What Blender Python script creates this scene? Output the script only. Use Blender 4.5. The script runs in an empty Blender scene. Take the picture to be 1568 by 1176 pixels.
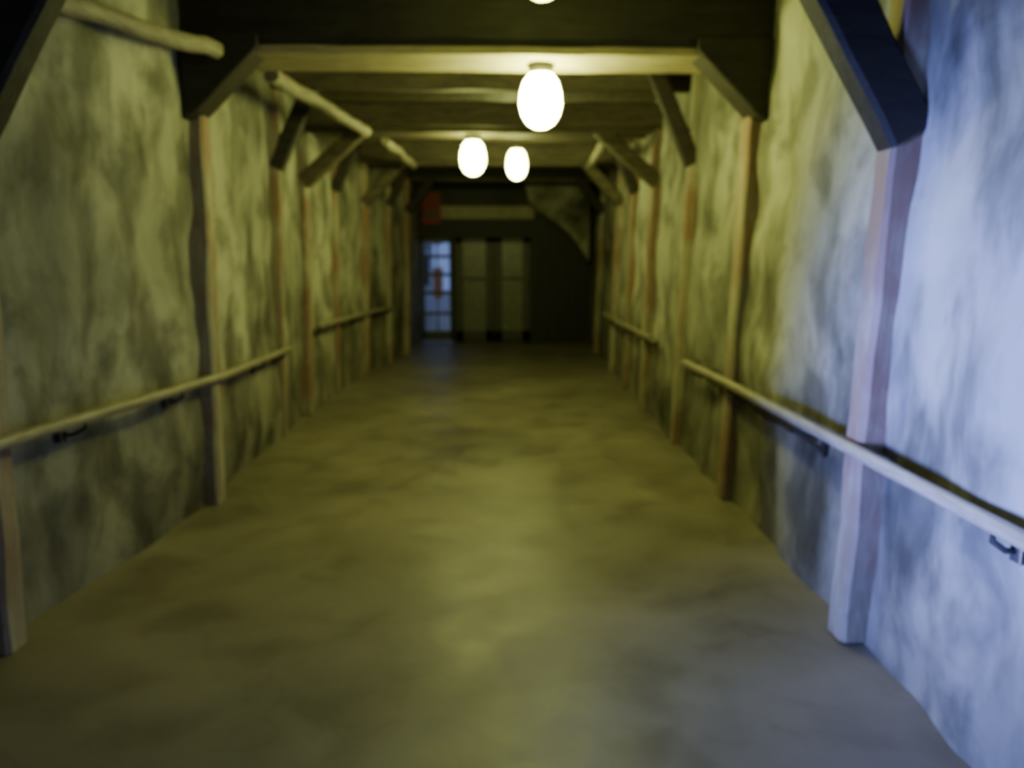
import bpy, bmesh, math, random
from mathutils import Vector, Matrix, noise
random.seed(4)
S = bpy.context.scene
COL = S.collection

# ------------------------------------------------------------ materials
def new_mat(name):
    m = bpy.data.materials.new(name); m.use_nodes = True
    nt = m.node_tree
    b = nt.nodes['Principled BSDF']
    return m, nt, b
def N(nt, t, **kw):
    n = nt.nodes.new(t)
    for k, v in kw.items(): setattr(n, k, v)
    return n
def ramp(nt, fac, stops):
    r = N(nt, 'ShaderNodeValToRGB')
    e = r.color_ramp.elements
    while len(e) < len(stops): e.new(0.5)
    for i, (p, c) in enumerate(stops):
        e[i].position = p; e[i].color = (*c, 1)
    nt.links.new(fac, r.inputs[0]); return r.outputs[0]
def noise_tex(nt, vec, scale, detail=5, rough=.6, dist=0.0):
    n = N(nt, 'ShaderNodeTexNoise')
    n.inputs['Scale'].default_value = scale; n.inputs['Detail'].default_value = detail
    n.inputs['Roughness'].default_value = rough; n.inputs['Distortion'].default_value = dist
    nt.links.new(vec, n.inputs['Vector']); return n.outputs[0]
def coords(nt, scale=(1, 1, 1)):
    g = N(nt, 'ShaderNodeNewGeometry'); m = N(nt, 'ShaderNodeMapping')
    m.inputs['Scale'].default_value = scale
    nt.links.new(g.outputs['Position'], m.inputs['Vector']); return m.outputs[0]
def mix(nt, a, b, fac, mode='MIX'):
    n = N(nt, 'ShaderNodeMix', data_type='RGBA', blend_type=mode)
    if isinstance(fac, (int, float)): n.inputs[0].default_value = fac
    else: nt.links.new(fac, n.inputs[0])
    for idx, v in ((6, a), (7, b)):
        if isinstance(v, tuple): n.inputs[idx].default_value = (*v, 1)
        else: nt.links.new(v, n.inputs[idx])
    return n.outputs[2]
def bump(nt, b, h, strength, dist, prev=None):
    n = N(nt, 'ShaderNodeBump'); n.inputs['Strength'].default_value = strength
    n.inputs['Distance'].default_value = dist
    nt.links.new(h, n.inputs['Height'])
    if prev: nt.links.new(prev, n.inputs['Normal'])
    nt.links.new(n.outputs[0], b.inputs['Normal']); return n.outputs[0]

def plaster():
    m, nt, b = new_mat('rough_plaster')
    v = coords(nt)
    big = noise_tex(nt, v, .9, 4, .55, .3)
    mid = noise_tex(nt, v, 2.2, 4, .55, .3)
    streak = noise_tex(nt, coords(nt, (1, 1.9, .8)), 1.5, 4, .55, .2)
    c = ramp(nt, big, [(.3, (.23, .23, .18)), (.5, (.36, .355, .29)), (.7, (.52, .51, .42))])
    s = ramp(nt, streak, [(.37, (.30, .29, .26)), (.54, (1, 1, 1))])
    c = mix(nt, c, s, .8, 'MULTIPLY')
    t = ramp(nt, mid, [(.37, (.34, .34, .32)), (.52, (1, 1, 1)), (.72, (1.0, 1.0, .97))])
    c = mix(nt, c, t, .75, 'MULTIPLY')
    # rail shadow and staining painted into the lower wall colour, ragged edge
    g = N(nt, 'ShaderNodeNewGeometry'); sx = N(nt, 'ShaderNodeSeparateXYZ'); nt.links.new(g.outputs['Position'], sx.inputs[0])
    ad = N(nt, 'ShaderNodeMath', operation='MULTIPLY_ADD'); ad.inputs[1].default_value = 1.1
    nt.links.new(streak, ad.inputs[0]); nt.links.new(sx.outputs[2], ad.inputs[2])
    mr = N(nt, 'ShaderNodeMapRange'); mr.inputs['From Min'].default_value = 1.0; mr.inputs['From Max'].default_value = 1.7
    nt.links.new(ad.outputs[0], mr.inputs['Value'])
    gr = ramp(nt, mr.outputs[0], [(0.0, (.62, .60, .56)), (1.0, (1, 1, 1))])
    c = mix(nt, c, gr, 1.0, 'MULTIPLY')
    nt.links.new(c, b.inputs['Base Color']); b.inputs['Roughness'].default_value = .85
    bump(nt, b, noise_tex(nt, v, 4.5, 3, .55, .2), .45, .04)
    return m
def concrete():
    m, nt, b = new_mat('worn_concrete')
    v = coords(nt)
    big = noise_tex(nt, v, .8, 4, .55, .3)
    mid = noise_tex(nt, v, 2.6, 5, .6, .4)
    c = ramp(nt, big, [(.3, (.165, .145, .105)), (.55, (.25, .222, .165)), (.72, (.33, .295, .22))])
    t = ramp(nt, mid, [(.33, (.64, .62, .59)), (.5, (.95, .95, .92)), (.7, (1, 1, 1))])
    c = mix(nt, c, t, .75, 'MULTIPLY')
    vo = N(nt, 'ShaderNodeTexVoronoi', feature='DISTANCE_TO_EDGE'); vo.inputs['Scale'].default_value = .45
    wn = N(nt, 'ShaderNodeTexNoise'); wn.inputs['Scale'].default_value = 1.6
    nt.links.new(v, wn.inputs['Vector'])
    va = N(nt, 'ShaderNodeVectorMath', operation='ADD')
    nt.links.new(v, va.inputs[0]); nt.links.new(wn.outputs[1], va.inputs[1]); nt.links.new(va.outputs[0], vo.inputs['Vector'])
    cr = ramp(nt, vo.outputs[0], [(0.0, (.6, .6, .6)), (.01, (1, 1, 1))])
    c = mix(nt, c, cr, .2, 'MULTIPLY')
    nt.links.new(c, b.inputs['Base Color'])
    r = N(nt, 'ShaderNodeMapRange'); r.inputs['From Min'].default_value = .3; r.inputs['From Max'].default_value = .7
    r.inputs['To Min'].default_value = .36; r.inputs['To Max'].default_value = .56
    nt.links.new(mid, r.inputs['Value']); nt.links.new(r.outputs[0], b.inputs['Roughness'])
    bump(nt, b, mid, .25, .015)
    return m
def wood(name, c1, c2, stain=None, rough=.7, axis=(1, 1, 1), sc=6):
    m, nt, b = new_mat(name)
    v = coords(nt, axis)
    f = noise_tex(nt, v, sc, 5, .65, .8)
    c = ramp(nt, f, [(.32, c1), (.68, c2)])
    if stain:
        s = noise_tex(nt, coords(nt, (1, 1, .6)), 2.6, 4, .6, .3)
        sm = ramp(nt, s, [(.40, (0, 0, 0)), (.60, (.9, .9, .9))])
        c = mix(nt, c, stain, sm)
    nt.links.new(c, b.inputs['Base Color']); b.inputs['Roughness'].default_value = rough
    bump(nt, b, f, .4, .012)
    return m
def flat(name, c, rough=.5, metal=0.0, var=.25):
    m, nt, b = new_mat(name)
    f = noise_tex(nt, coords(nt), 9, 3, .6)
    d = tuple(x * (1 - var) for x in c)
    nt.links.new(ramp(nt, f, [(.35, d), (.65, c)]), b.inputs['Base Color'])
    b.inputs['Roughness'].default_value = rough; b.inputs['Metallic'].default_value = metal
    return m
def emis(name, c, s):
    m, nt, b = new_mat(name)
    b.inputs['Base Color'].default_value = (*c, 1)
    b.inputs['Emission Color'].default_value = (*c, 1); b.inputs['Emission Strength'].default_value = s
    return m

M_PL = plaster(); M_FL = concrete()
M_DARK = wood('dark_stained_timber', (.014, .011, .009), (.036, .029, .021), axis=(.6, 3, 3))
M_MID = wood('brown_timber', (.05, .042, .026), (.13, .108, .068), axis=(.6, 3, 3))
M_PALE = wood('pale_timber', (.27, .23, .13), (.46, .39, .23), axis=(.5, 3, 3))
M_POST = wood('weathered_post_wood', (.26, .24, .18), (.42, .39, .29), stain=(.25, .145, .095), axis=(3, 3, .5))
M_CEIL = wood('ceiling_boards', (.08, .067, .04), (.19, .16, .095), axis=(4, .5, 1))
M_RAIL = wood('worn_handrail_wood', (.23, .20, .14), (.38, .34, .25), axis=(4, .6, 4), rough=.45)
M_LOG = wood('peeled_log', (.20, .18, .13), (.38, .345, .25), axis=(4, .6, 4))
M_IRON = flat('dark_iron', (.05, .045, .04), .6, .2)
M_END = flat('dark_painted_boards', (.026, .026, .032), .6)
M_BAND = flat('cream_paint', (.45, .41, .30), .6)
M_DOOR = flat('grey_door_paint', (.08, .08, .07), .5)
M_PANE = flat('frosted_glass_pane', (.23, .23, .19), .35, 0, .3)
M_RED = flat('red_paint', (.30, .013, .010), .5)
M_ORG = flat('orange_paint', (.75, .25, .06), .6)
M_WHT = flat('white_paint', (.6, .6, .6), .6)
M_BULB = emis('glowing_globe', (.91, 1.0, .27), 92)
M_BULB2 = emis('glowing_globe_far', (.91, 1.0, .29), 62)
M_BULBD = emis('dim_globe', (.86, 1.0, .18), 20)

# ------------------------------------------------------------ geometry helpers
def mk(name, bm, mats, parent=None, smooth=False):
    me = bpy.data.meshes.new(name); bm.normal_update(); bm.to_mesh(me); bm.free()
    for m in (mats if isinstance(mats, (list, tuple)) else [mats]): me.materials.append(m)
    if smooth:
        for p in me.polygons: p.use_smooth = True
    o = bpy.data.objects.new(name, me); COL.objects.link(o)
    if parent: o.parent = parent
    return o
def empty(name, loc=(0, 0, 0)):
    o = bpy.data.objects.new(name, None); o.empty_display_size = .2; COL.objects.link(o)
    return o
def box_bm(bm, lo, hi, mi=0, bev=0.0):
    r = bmesh.ops.create_cube(bm, size=1)
    vs = r['verts']
    for v in vs:
        v.co = Vector([lo[i] + (v.co[i] + .5) * (hi[i] - lo[i]) for i in range(3)])
    fs = set(f for v in vs for f in v.link_faces)
    for f in fs: f.material_index = mi
    if bev:
        es = set(e for v in vs for e in v.link_edges)
        bmesh.ops.bevel(bm, geom=list(es), offset=bev, segments=2, affect='EDGES')
def box(name, lo, hi, mat, parent=None, bev=.008):
    bm = bmesh.new(); box_bm(bm, lo, hi, 0, bev); return mk(name, bm, mat, parent)
def timber(name, p, q, w, h, mat, parent=None, wob=.012, up=Vector((0, 0, 1)), seed=0):
    p = Vector(p); q = Vector(q); d = (q - p); L = d.length; d.normalize()
    s = d.cross(up)
    if s.length < .01: s = Vector((1, 0, 0))
    s.normalize(); u = s.cross(d).normalized()
    bm = bmesh.new(); n = max(3, int(L / .12)); rings = []
    c = min(w, h) * .12
    prof = [(-w/2+c, -h/2), (w/2-c, -h/2), (w/2, -h/2+c), (w/2, h/2-c), (w/2-c, h/2), (-w/2+c, h/2), (-w/2, h/2-c), (-w/2, -h/2+c)]
    for i in range(n + 1):
        c0 = p + d * L * i / n; rg = []
        for a, b in prof:
            k = c0 + s * a + u * b
            k += (s * noise.noise(k * 3.1 + Vector((seed, 0, 0))) + u * noise.noise(k * 3.1 + Vector((0, seed + 7, 0)))) * wob
            rg.append(bm.verts.new(k))
        rings.append(rg)
    for i in range(n):
        for j in range(8):
            bm.faces.new((rings[i][j], rings[i][(j+1) % 8], rings[i+1][(j+1) % 8], rings[i+1][j]))
    bm.faces.new(rings[0][::-1]); bm.faces.new(rings[-1])
    bmesh.ops.recalc_face_normals(bm, faces=bm.faces)
    return mk(name, bm, mat, parent)
def prism(name, prof, y0, y1, mat, parent=None):
    bm = bmesh.new(); n = len(prof)
    a = [bm.verts.new((x, y0, z)) for x, z in prof]; c = [bm.verts.new((x, y1, z)) for x, z in prof]
    bm.faces.new(a); bm.faces.new(c[::-1])
    for i in range(n): bm.faces.new((a[i], a[(i+1) % n], c[(i+1) % n], c[i]))
    bmesh.ops.recalc_face_normals(bm, faces=bm.faces)
    bmesh.ops.bevel(bm, geom=bm.edges[:], offset=.008, segments=1, affect='EDGES')
    return mk(name, bm, mat, parent)
def tube(bm, pts, rad, mi=0, seg=12, wob=0):
    pts = [Vector(p) for p in pts]; rings = []
    for i, p in enumerate(pts):
        d = (pts[min(i+1, len(pts)-1)] - pts[max(i-1, 0)]).normalized()
        s = d.cross(Vector((0, 0, 1)))
        if s.length < .05: s = Vector((0, 1, 0)).cross(d)
        s.normalize(); u = s.cross(d).normalized()
        r = rad if not isinstance(rad, (list, tuple)) else rad[i]
        rings.append([bm.verts.new(p + (s * math.cos(t) + u * math.sin(t)) * (r + wob * noise.noise(p * 4 + Vector((t, 0, 0)))))
                      for t in [2 * math.pi * k / seg for k in range(seg)]])
    for i in range(len(rings) - 1):
        for j in range(seg):
            f = bm.faces.new((rings[i][j], rings[i][(j+1) % seg], rings[i+1][(j+1) % seg], rings[i+1][j])); f.material_index = mi; f.smooth = True
    for rg in (rings[0], rings[-1]):
        f = bm.faces.new(rg); f.material_index = mi
def lathe(bm, c, prof, seg=28, mi=0):
    rings = []
    for r, z in prof:
        rings.append([bm.verts.new((c[0] + r * math.cos(2*math.pi*k/seg), c[1] + r * math.sin(2*math.pi*k/seg), c[2] + z)) for k in range(seg)])
    for i in range(len(rings) - 1):
        for j in range(seg):
            f = bm.faces.new((rings[i][j], rings[i][(j+1) % seg], rings[i+1][(j+1) % seg], rings[i+1][j])); f.smooth = True; f.material_index = mi
    for rg in (rings[0], rings[-1]):
        f = bm.faces.new(rg); f.material_index = mi
    bmesh.ops.recalc_face_normals(bm, faces=bm.faces)
def interp(tab, y):
    if y <= tab[0][0]: return tab[0][1]
    for (a, b), (c, d) in zip(tab, tab[1:]):
        if y <= c: return b + (d - b) * (y - a) / (c - a)
    return tab[-1][1]

LX = [(-3, -2.12), (3.25, -2.08), (5.3, -1.87), (8.5, -1.92), (11.4, -1.72), (13.4, -1.38), (15.8, -1.30)]
RX = [(-3, 1.52), (2.4, 1.55), (3.3, 1.61), (5.2, 1.67), (8.5, 1.70), (11.4, 1.82), (15.8, 1.98)]
lx = lambda y, z=0: interp(LX, y) + .018 * z
rx = lambda y, z=0: interp(RX, y) + .03 * z
CEIL = 3.30
WY0, WY1, WZ0, WZ1 = -.6, 2.1, .88, 1.74      # side opening behind the viewer (daylight)

# ------------------------------------------------------------ shell
def wdisp(sign, y, z):
    p = Vector((sign * 3, y, z))
    return sign * (.02 + .05 * noise.noise(p * 1.1) + .034 * noise.noise(p * 2.6 + Vector((3, 1, 2))) + .008 * noise.noise(p * 6))
def wall(name, fx, sign, y0, y1, z0=-.02, z1=CEIL + .06):
    bm = bmesh.new(); st = .05
    ny = int((y1 - y0) / st); nz = int((z1 - z0) / st); g = []
    for i in range(ny + 1):
        y = y0 + (y1 - y0) * i / ny; row = []
        for j in range(nz + 1):
            z = z0 + (z1 - z0) * j / nz
            row.append(bm.verts.new((fx(y, z) + wdisp(sign, y, z), y, z)))
        g.append(row)
    for i in range(ny):
        for j in range(nz):
            f = bm.faces.new((g[i][j], g[i+1][j], g[i+1][j+1], g[i][j+1])); f.smooth = True
    def q(*vs): bm.faces.new([bm.verts.new(v) for v in vs])
    xo = lambda y: fx(y) + sign * .26
    ys = [y0] + [t[0] for t in (LX if sign < 0 else RX) if y0 < t[0] < y1] + [y1]
    for a, b in zip(ys, ys[1:]):
        q((xo(a), a, z0), (xo(b), b, z0), (xo(b), b, z1), (xo(a), a, z1))
    for y in (y0, y1):
        q((fx(y, z0), y, z0), (xo(y), y, z0), (xo(y), y, z1), (fx(y, z1), y, z1))
    return mk(name, bm, M_PL)
wall('wall_right', rx, 1, -3, 15.8)
wall('wall_left', lx, -1, WY1, 15.8)
bm = bmesh.new()
box_bm(bm, (-2.36, -3, -.02), (-2.09, WY0, CEIL + .06)); box_bm(bm, (-2.36, WY0, WZ1), (-2.09, WY1, CEIL + .06)); box_bm(bm, (-2.36, WY0, -.02), (-2.09, WY1, WZ0))
mk('wall_left_rear', bm, M_PL)
bm = bmesh.new()
box_bm(bm, (-2.10, WY0 - .08, WZ0 - .08), (-2.05, WY1, WZ0), 0, .005); box_bm(bm, (-2.10, WY0 - .08, WZ1), (-2.05, WY1, WZ1 + .08), 0, .005)
box_bm(bm, (-2.10, WY0 - .08, WZ0), (-2.05, WY0, WZ1), 0, .005)
mk('window_1', bm, M_POST)
box('wall_back', (-2.36, -3.15, -.02), (1.76, -3.0, CEIL + .06), M_PL)

bm = bmesh.new()
bmesh.ops.create_grid(bm, x_segments=60, y_segments=200, size=.5)
for v in bm.verts:
    x = -2.5 + (v.co.x + .5) * 5; y = -3.1 + (v.co.y + .5) * 19
    v.co = (x, y, .010 * noise.noise(Vector((x, y, 0)) * .9) + .003 * noise.noise(Vector((x, y, 2)) * 4) - .006)
mk('floor', bm, M_FL, smooth=True)
bm = bmesh.new()
x = -2.5
while x < 2.5:
    w = .19
    box_bm(bm, (x, -3.1, CEIL + .012 * noise.noise(Vector((x * 9, 0, 0)))), (x + w - .008, 15.9, CEIL + .05), 0, 0)
    x += w
box_bm(bm, (-2.6, -3.2, CEIL + .04), (2.6, 15.9, CEIL + .12), 0, 0)
mk('ceiling', bm, M_CEIL)

# ------------------------------------------------------------ timber frames
BZ = 2.92
def frame(y, w=.22, brace='beam', pale=True, seed=1, bl=.45, bz=2.52, beam_h=.36, pw=.15, mat=None, bw=.15):
    e = empty('timber_frame'); mat = mat or M_DARK
    l, r = lx(y), rx(y)
    timber('post_left', (l - .01, y, 0), (lx(y, 3) - .01, y, BZ + .05), pw, .15, M_POST, e, seed=seed, up=Vector((0, 1, 0)))
    timber('post_right', (r + .01, y, 0), (rx(y, 3) + .01, y, BZ + .05), pw, .15, M_POST, e, seed=seed + 3, up=Vector((0, 1, 0)))
    l, r = lx(y, 2.8), rx(y, 2.8)
    timber('tie_beam', (l - .02, y, BZ + beam_h / 2), (r + .02, y, BZ + beam_h / 2), w, beam_h, mat, e, seed=seed + 5)
    if pale:
        timber('lit_soffit_strip', (l + .1, y + .1, BZ - .02), (r - .1, y + .1, BZ - .02), w + .16, .045, M_PALE if y < 6 else M_MID, e, wob=.006, seed=seed + 9)  # added board; lamplight on the beam's underside is put into its colour
    for nm, a, s in (('brace_left', l, 1), ('brace_right', r, -1)):
        if brace == 'gusset':
            prism(nm, [(a - s * .02, bz - .04), (a + s * .06, bz), (a + s * (.07 + bl), BZ - .02), (a + s * (.07 + bl), BZ + .06), (a - s * .02, BZ + .06)], y - w / 2 - .03, y + .05, mat, e)
        else:
            timber(nm, (a + s * .02, y - .02, bz - .02), (a + s * (.08 + bl), y - .02, BZ + .06), bw, .15, mat, e, seed=seed + s, up=Vector((0, 1, 0)))
    return e
frame(1.0, seed=31)
frame(3.25, seed=11, bl=.46, bz=2.14, pw=.18, pale=False, bw=.20)
frame(5.3, w=.34, seed=2, bl=.38, brace='gusset')
frame(8.4, seed=5, bl=.62, bz=2.42, mat=M_MID, beam_h=.26)
frame(11.3, seed=8, bl=.50, bz=2.4, mat=M_MID, beam_h=.3)
frame(13.6, seed=12, bl=.4, bz=2.4)
for i, y in enumerate((6.35, 7.3, 9.5, 10.4, 12.4)):
    timber('ceiling_joist', (lx(y, 3) - .02, y, 3.19), (rx(y, 3) + .02, y, 3.19), .13, .22, M_PALE if i < 1 else M_MID, seed=20 + i)
for i, (y, s) in enumerate(((6.9, 1), (9.9, 1), (7.3, -1), (9.7, -1), (12.5, -1))):
    f = rx if s > 0 else lx
    e = empty('wall_stud')
    timber('upright', (f(y), y, 0), (f(y, 3), y, CEIL - .02), .09, .10, M_POST, e, seed=50 + i, up=Vector((0, 1, 0)))
    timber('knee_brace', (f(y, 2.5) - s * .01, y, 2.42), (f(y, 3) - s * .40, y, CEIL - .04), .13, .12, M_DARK, e, seed=60 + i, up=Vector((0, 1, 0)))

# ------------------------------------------------------------ log purlins
def log(pts, r):
    P = [Vector(p) for p in pts]; out = []
    for a, b in zip(P, P[1:]):
        n = max(2, int((b - a).length / .12))
        for i in range(n):
            t = a.lerp(b, i / n); t += Vector((noise.noise(t * 2), 0, noise.noise(t * 2 + Vector((5, 5, 5))))) * .02; out.append(t)
    out.append(P[-1])
    bm = bmesh.new(); tube(bm, out, r, wob=.012, seg=14)
    return mk('log_purlin', bm, M_LOG)
log([(-1.96, 3.4, 2.72), (-1.60, 5.05, 2.86)], .048)
log([(-1.43, 5.65, 2.85), (-1.28, 7.0, 2.85), (-1.16, 8.1, 2.85)], .05)
log([(-1.05, 8.7, 2.85), (-.95, 11.0, 2.85)], .045)
log([(1.25, 8.7, 2.85), (1.40, 11.0, 2.85)], .045)

# ------------------------------------------------------------ handrails
def handrail(pts, side, brk, shade_stain=None):
    bm = bmesh.new(); P = [Vector(p) for p in pts]; out = []
    for a, b in zip(P, P[1:]):
        n = max(2, int((b - a).length / .15))
        out += [a.lerp(b, i / n) for i in range(n)]
    out.append(P[-1])
    e = out[-1]; out.append(e + Vector((side * .05, .04, -.01))); out.append(e + Vector((side * .14, .05, -.015)))
    tube(bm, out, .029, 0, 14, .003)
    fx = rx if side > 0 else lx
    for y in brk:
        for a, b in zip(P, P[1:]):
            if a.y <= y <= b.y: p = a.lerp(b, (y - a.y) / (b.y - a.y))
        wx = fx(y, .8)
        tube(bm, [p + Vector((0, 0, -.015)), p + Vector((0, 0, -.05)), Vector(((p.x + wx) / 2, y, p.z - .08)), Vector((wx + side * .03, y, p.z - .085))], .010, 1, 8)
        box_bm(bm, (min(wx - side * .015, wx + side * .04), y - .025, p.z - .12), (max(wx - side * .015, wx + side * .04), y + .025, p.z - .05), 1, .006)
    if shade_stain:      # added dark ragged strip on the plaster, standing in for rail shadow and stain
        y0, y1, za, zb = shade_stain; n = int((y1 - y0) / .07); prev = None
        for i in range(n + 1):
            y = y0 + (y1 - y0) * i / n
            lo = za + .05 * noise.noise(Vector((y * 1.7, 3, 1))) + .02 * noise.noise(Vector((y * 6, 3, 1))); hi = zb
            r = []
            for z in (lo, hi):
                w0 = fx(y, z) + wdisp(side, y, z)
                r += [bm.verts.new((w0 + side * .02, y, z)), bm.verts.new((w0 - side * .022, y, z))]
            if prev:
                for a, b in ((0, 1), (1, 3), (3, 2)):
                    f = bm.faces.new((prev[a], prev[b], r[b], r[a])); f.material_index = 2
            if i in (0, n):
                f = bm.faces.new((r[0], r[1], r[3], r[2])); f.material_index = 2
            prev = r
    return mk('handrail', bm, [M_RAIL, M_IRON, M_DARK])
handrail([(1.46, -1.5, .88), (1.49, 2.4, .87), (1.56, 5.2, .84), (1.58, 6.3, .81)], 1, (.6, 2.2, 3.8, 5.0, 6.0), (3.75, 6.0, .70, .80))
handrail([(1.60, 7.7, .86), (1.72, 11.8, .81)], 1, (8.0, 9.4, 11.0))
handrail([(-1.98, 2.3, .92), (-1.94, 3.25, .91), (-1.77, 5.3, .86), (-1.80, 7.3, .82)], -1, (2.5, 3.75, 4.75, 6.4, 7.1))
handrail([(-1.81, 8.6, .91), (-1.61, 11.4, .88), (-1.46, 12.4, .87)], -1, (9.0, 10.6, 12.0))

# ------------------------------------------------------------ lamps
def lamp(x, y, ztop, mat, sc=1.0):
    e = empty('ceiling_lamp')
    bm = bmesh.new()
    lathe(bm, (x, y, ztop), [(.02, 0), (.085*sc, 0), (.09*sc, -.02), (.075*sc, -.045), (.07*sc, -.07), (.02, -.07)])
    mk('lamp_base', bm, M_IRON, e)
    bm = bmesh.new()
    lathe(bm, (x, y, ztop - .06), [(.01, 0), (.078*sc, -.005), (.112*sc, -.05), (.134*sc, -.12), (.14*sc, -.19), (.125*sc, -.26), (.09*sc, -.315), (.045*sc, -.342), (.005, -.35)])
    mk('glass_globe', bm, mat, e)
lamp(.36, 5.40, BZ - .04, M_BULB)
lamp(-.13, 8.45, BZ - .04, M_BULB2, .95)
lamp(.37, 9.75, 2.96, M_BULB2, .88)
lamp(.28, 4.12, CEIL - .01, M_BULBD, 1.0)
bm = bmesh.new()
tube(bm, [(-.9, 6.22, 3.05), (-.3, 6.22, 3.045), (.36, 6.22, 3.05), (.9, 6.24, 3.045)], .016, 0, 8)
mk('electrical_conduit', bm, M_PALE)

# ------------------------------------------------------------ far end
Y = 15.6
bm = bmesh.new()
ox0, ox1, oz = -1.25, .88, 2.02
def boards(x0, x1, z0, z1):
    x = x0
    while x < x1 - .01:
        w = min(.18, x1 - x); box_bm(bm, (x, Y, z0), (x + w - .006, Y + .12, z1), 0, 0); x += .18
    box_bm(bm, (x0, Y + .04, z0), (x1, Y + .14, z1), 0, 0)
boards(-1.6, ox0, 0, CEIL); boards(ox1, 2.25, 0, CEIL); boards(ox0, ox1, oz, CEIL)
mk('wall_end', bm, M_END)
box('trim_1', (-.95, Y - .06, 2.36), (.92, Y, 2.60), M_BAND)
box('trim_2', (-1.25, Y - .05, 2.0), (.95, Y, 2.07), M_END)
bm = bmesh.new(); box_bm(bm, (-1.22, Y - .12, 2.25), (-.86, Y, 2.85), 0, .02); box_bm(bm, (-1.17, Y - .13, 2.4), (-.91, Y - .115, 2.5), 1, .003)
mk('alarm_cabinet', bm, [M_RED, M_DOOR])
def door(name, x0, x1, rows, cols, pane, frame_m, y=Y + .03, stile=.07):
    e = empty(name); z0, z1 = .01, 2.0
    bm = bmesh.new(); t = .045
    box_bm(bm, (x0, y, z0), (x0 + stile, y + t, z1), 0, .004); box_bm(bm, (x1 - stile, y, z0), (x1, y + t, z1), 0, .004)
    box_bm(bm, (x0, y, z0), (x1, y + t, z0 + .2), 0, .004); box_bm(bm, (x0, y, z1 - .09), (x1, y + t, z1), 0, .004)
    for z in rows: box_bm(bm, (x0, y + .003, z - .03), (x1, y + t - .003, z + .03), 0, .004)
    for c in range(1, cols):
        xm = x0 + (x1 - x0) * c / cols; box_bm(bm, (xm - .015, y + .006, z0), (xm + .015, y + t - .006, z1), 0, .003)
    mk('leaf_frame', bm, frame_m, e)
    bm = bmesh.new(); box_bm(bm, (x0 + stile - .01, y + .018, z0 + .19), (x1 - stile + .01, y + .026, z1 - .08), 0, 0)
    mk('glazing', bm, pane, e)
    bm = bmesh.new(); tube(bm, [(x1 - .035, y, 1.0), (x1 - .035, y - .05, 1.0), (x1 - .035, y - .05, 1.18), (x1 - .035, y, 1.18)], .009, 0, 8)
    mk('pull_handle', bm, M_IRON, e)
mg, nt, b = new_mat('clear_glass')
tr = N(nt, 'ShaderNodeBsdfTransparent'); tr.inputs[0].default_value = (.85, .9, .95, 1)
gl = N(nt, 'ShaderNodeBsdfGlossy'); gl.inputs['Roughness'].default_value = .1
mx = N(nt, 'ShaderNodeMixShader'); mx.inputs[0].default_value = .08
nt.links.new(tr.outputs[0], mx.inputs[1]); nt.links.new(gl.outputs[0], mx.inputs[2]); nt.links.new(mx.outputs[0], nt.nodes['Material Output'].inputs[0])
door('door_1', -1.24, -.66, [.55, .95, 1.30, 1.65], 2, mg, M_DOOR, stile=.05)
door('door_2', -.60, .14, [1.22], 1, M_PANE, M_DOOR, stile=.15)
door('door_3', .16, .86, [1.22], 1, M_PANE, M_DOOR, stile=.15)
bm = bmesh.new()
box_bm(bm, (-.67, Y + .0, 0), (-.59, Y + .1, 2.03)); box_bm(bm, (.12, Y + .07, 0), (.18, Y + .11, 2.03)); box_bm(bm, (.83, Y + .07, 0), (.92, Y + .11, 2.03))
box_bm(bm, (-1.26, Y + .07, 1.95), (.9, Y + .11, 2.04)); box_bm(bm, (-.65, Y + .075, -.01), (.9, Y + .11, .06))
mk('trim_3', bm, M_END)
prism('plaster_haunch', [(.66, 3.2), (.78, 2.66), (1.0, 2.44), (1.3, 2.26), (1.55, 2.06), (1.75, 1.80), (1.91, 1.55), (1.93, 3.2)], 14.9, 15.5, M_PL)
box('ground_outside', (-12, 15.9, -.12), (8, 40, -.01), M_FL, bev=0)
bm = bmesh.new()
box_bm(bm, (-4.2, 24, 0), (-1.6, 24.3, 2.0), 0, .02); box_bm(bm, (-1.45, 22, .5), (-1.2, 22.4, 1.35), 1, .02)
box_bm(bm, (-4.4, 23.7, 2.0), (-1.3, 24.4, 2.15), 0, .02)
for i in range(5): box_bm(bm, (-4.0 + i * .5, 23.95, .8), (-3.7 + i * .5, 24.0, 1.7), 2, .01)
mk('kiosk_building', bm, [M_WHT, M_ORG, M_END])

# ------------------------------------------------------------ daylight
w = bpy.data.worlds.new('World'); S.world = w; w.use_nodes = True
bg = w.node_tree.nodes['Background']; bg.inputs[0].default_value = (.38, .50, 1, 1); bg.inputs[1].default_value = .65
def area(name, loc, tgt, size, power, col, spread=180):
    l = bpy.data.lights.new(name, 'AREA'); l.size = size; l.energy = power; l.color = col; l.spread = math.radians(spread)
    o = bpy.data.objects.new(name, l); COL.objects.link(o); o.location = loc
    o.rotation_euler = (Vector(tgt) - Vector(loc)).to_track_quat('-Z', 'Y').to_euler()
area('daylight_through_side_window', (-4.6, .95, 1.40), (1.6, 2.2, .95), 1.1, 440, (.22, .30, 1.0), 72)

# ------------------------------------------------------------ camera
cam = bpy.data.cameras.new('camera'); co = bpy.data.objects.new('camera', cam); COL.objects.link(co)
cam.lens = 28; cam.sensor_width = 36
co.location = (0, 0, 1.65)
co.rotation_euler = (math.radians(90 - 9.1), 0, math.radians(-1.84))
cam.dof.use_dof = True; cam.dof.focus_distance = 1.2; cam.dof.aperture_fstop = 2.7
cam.clip_start = .05
S.camera = co
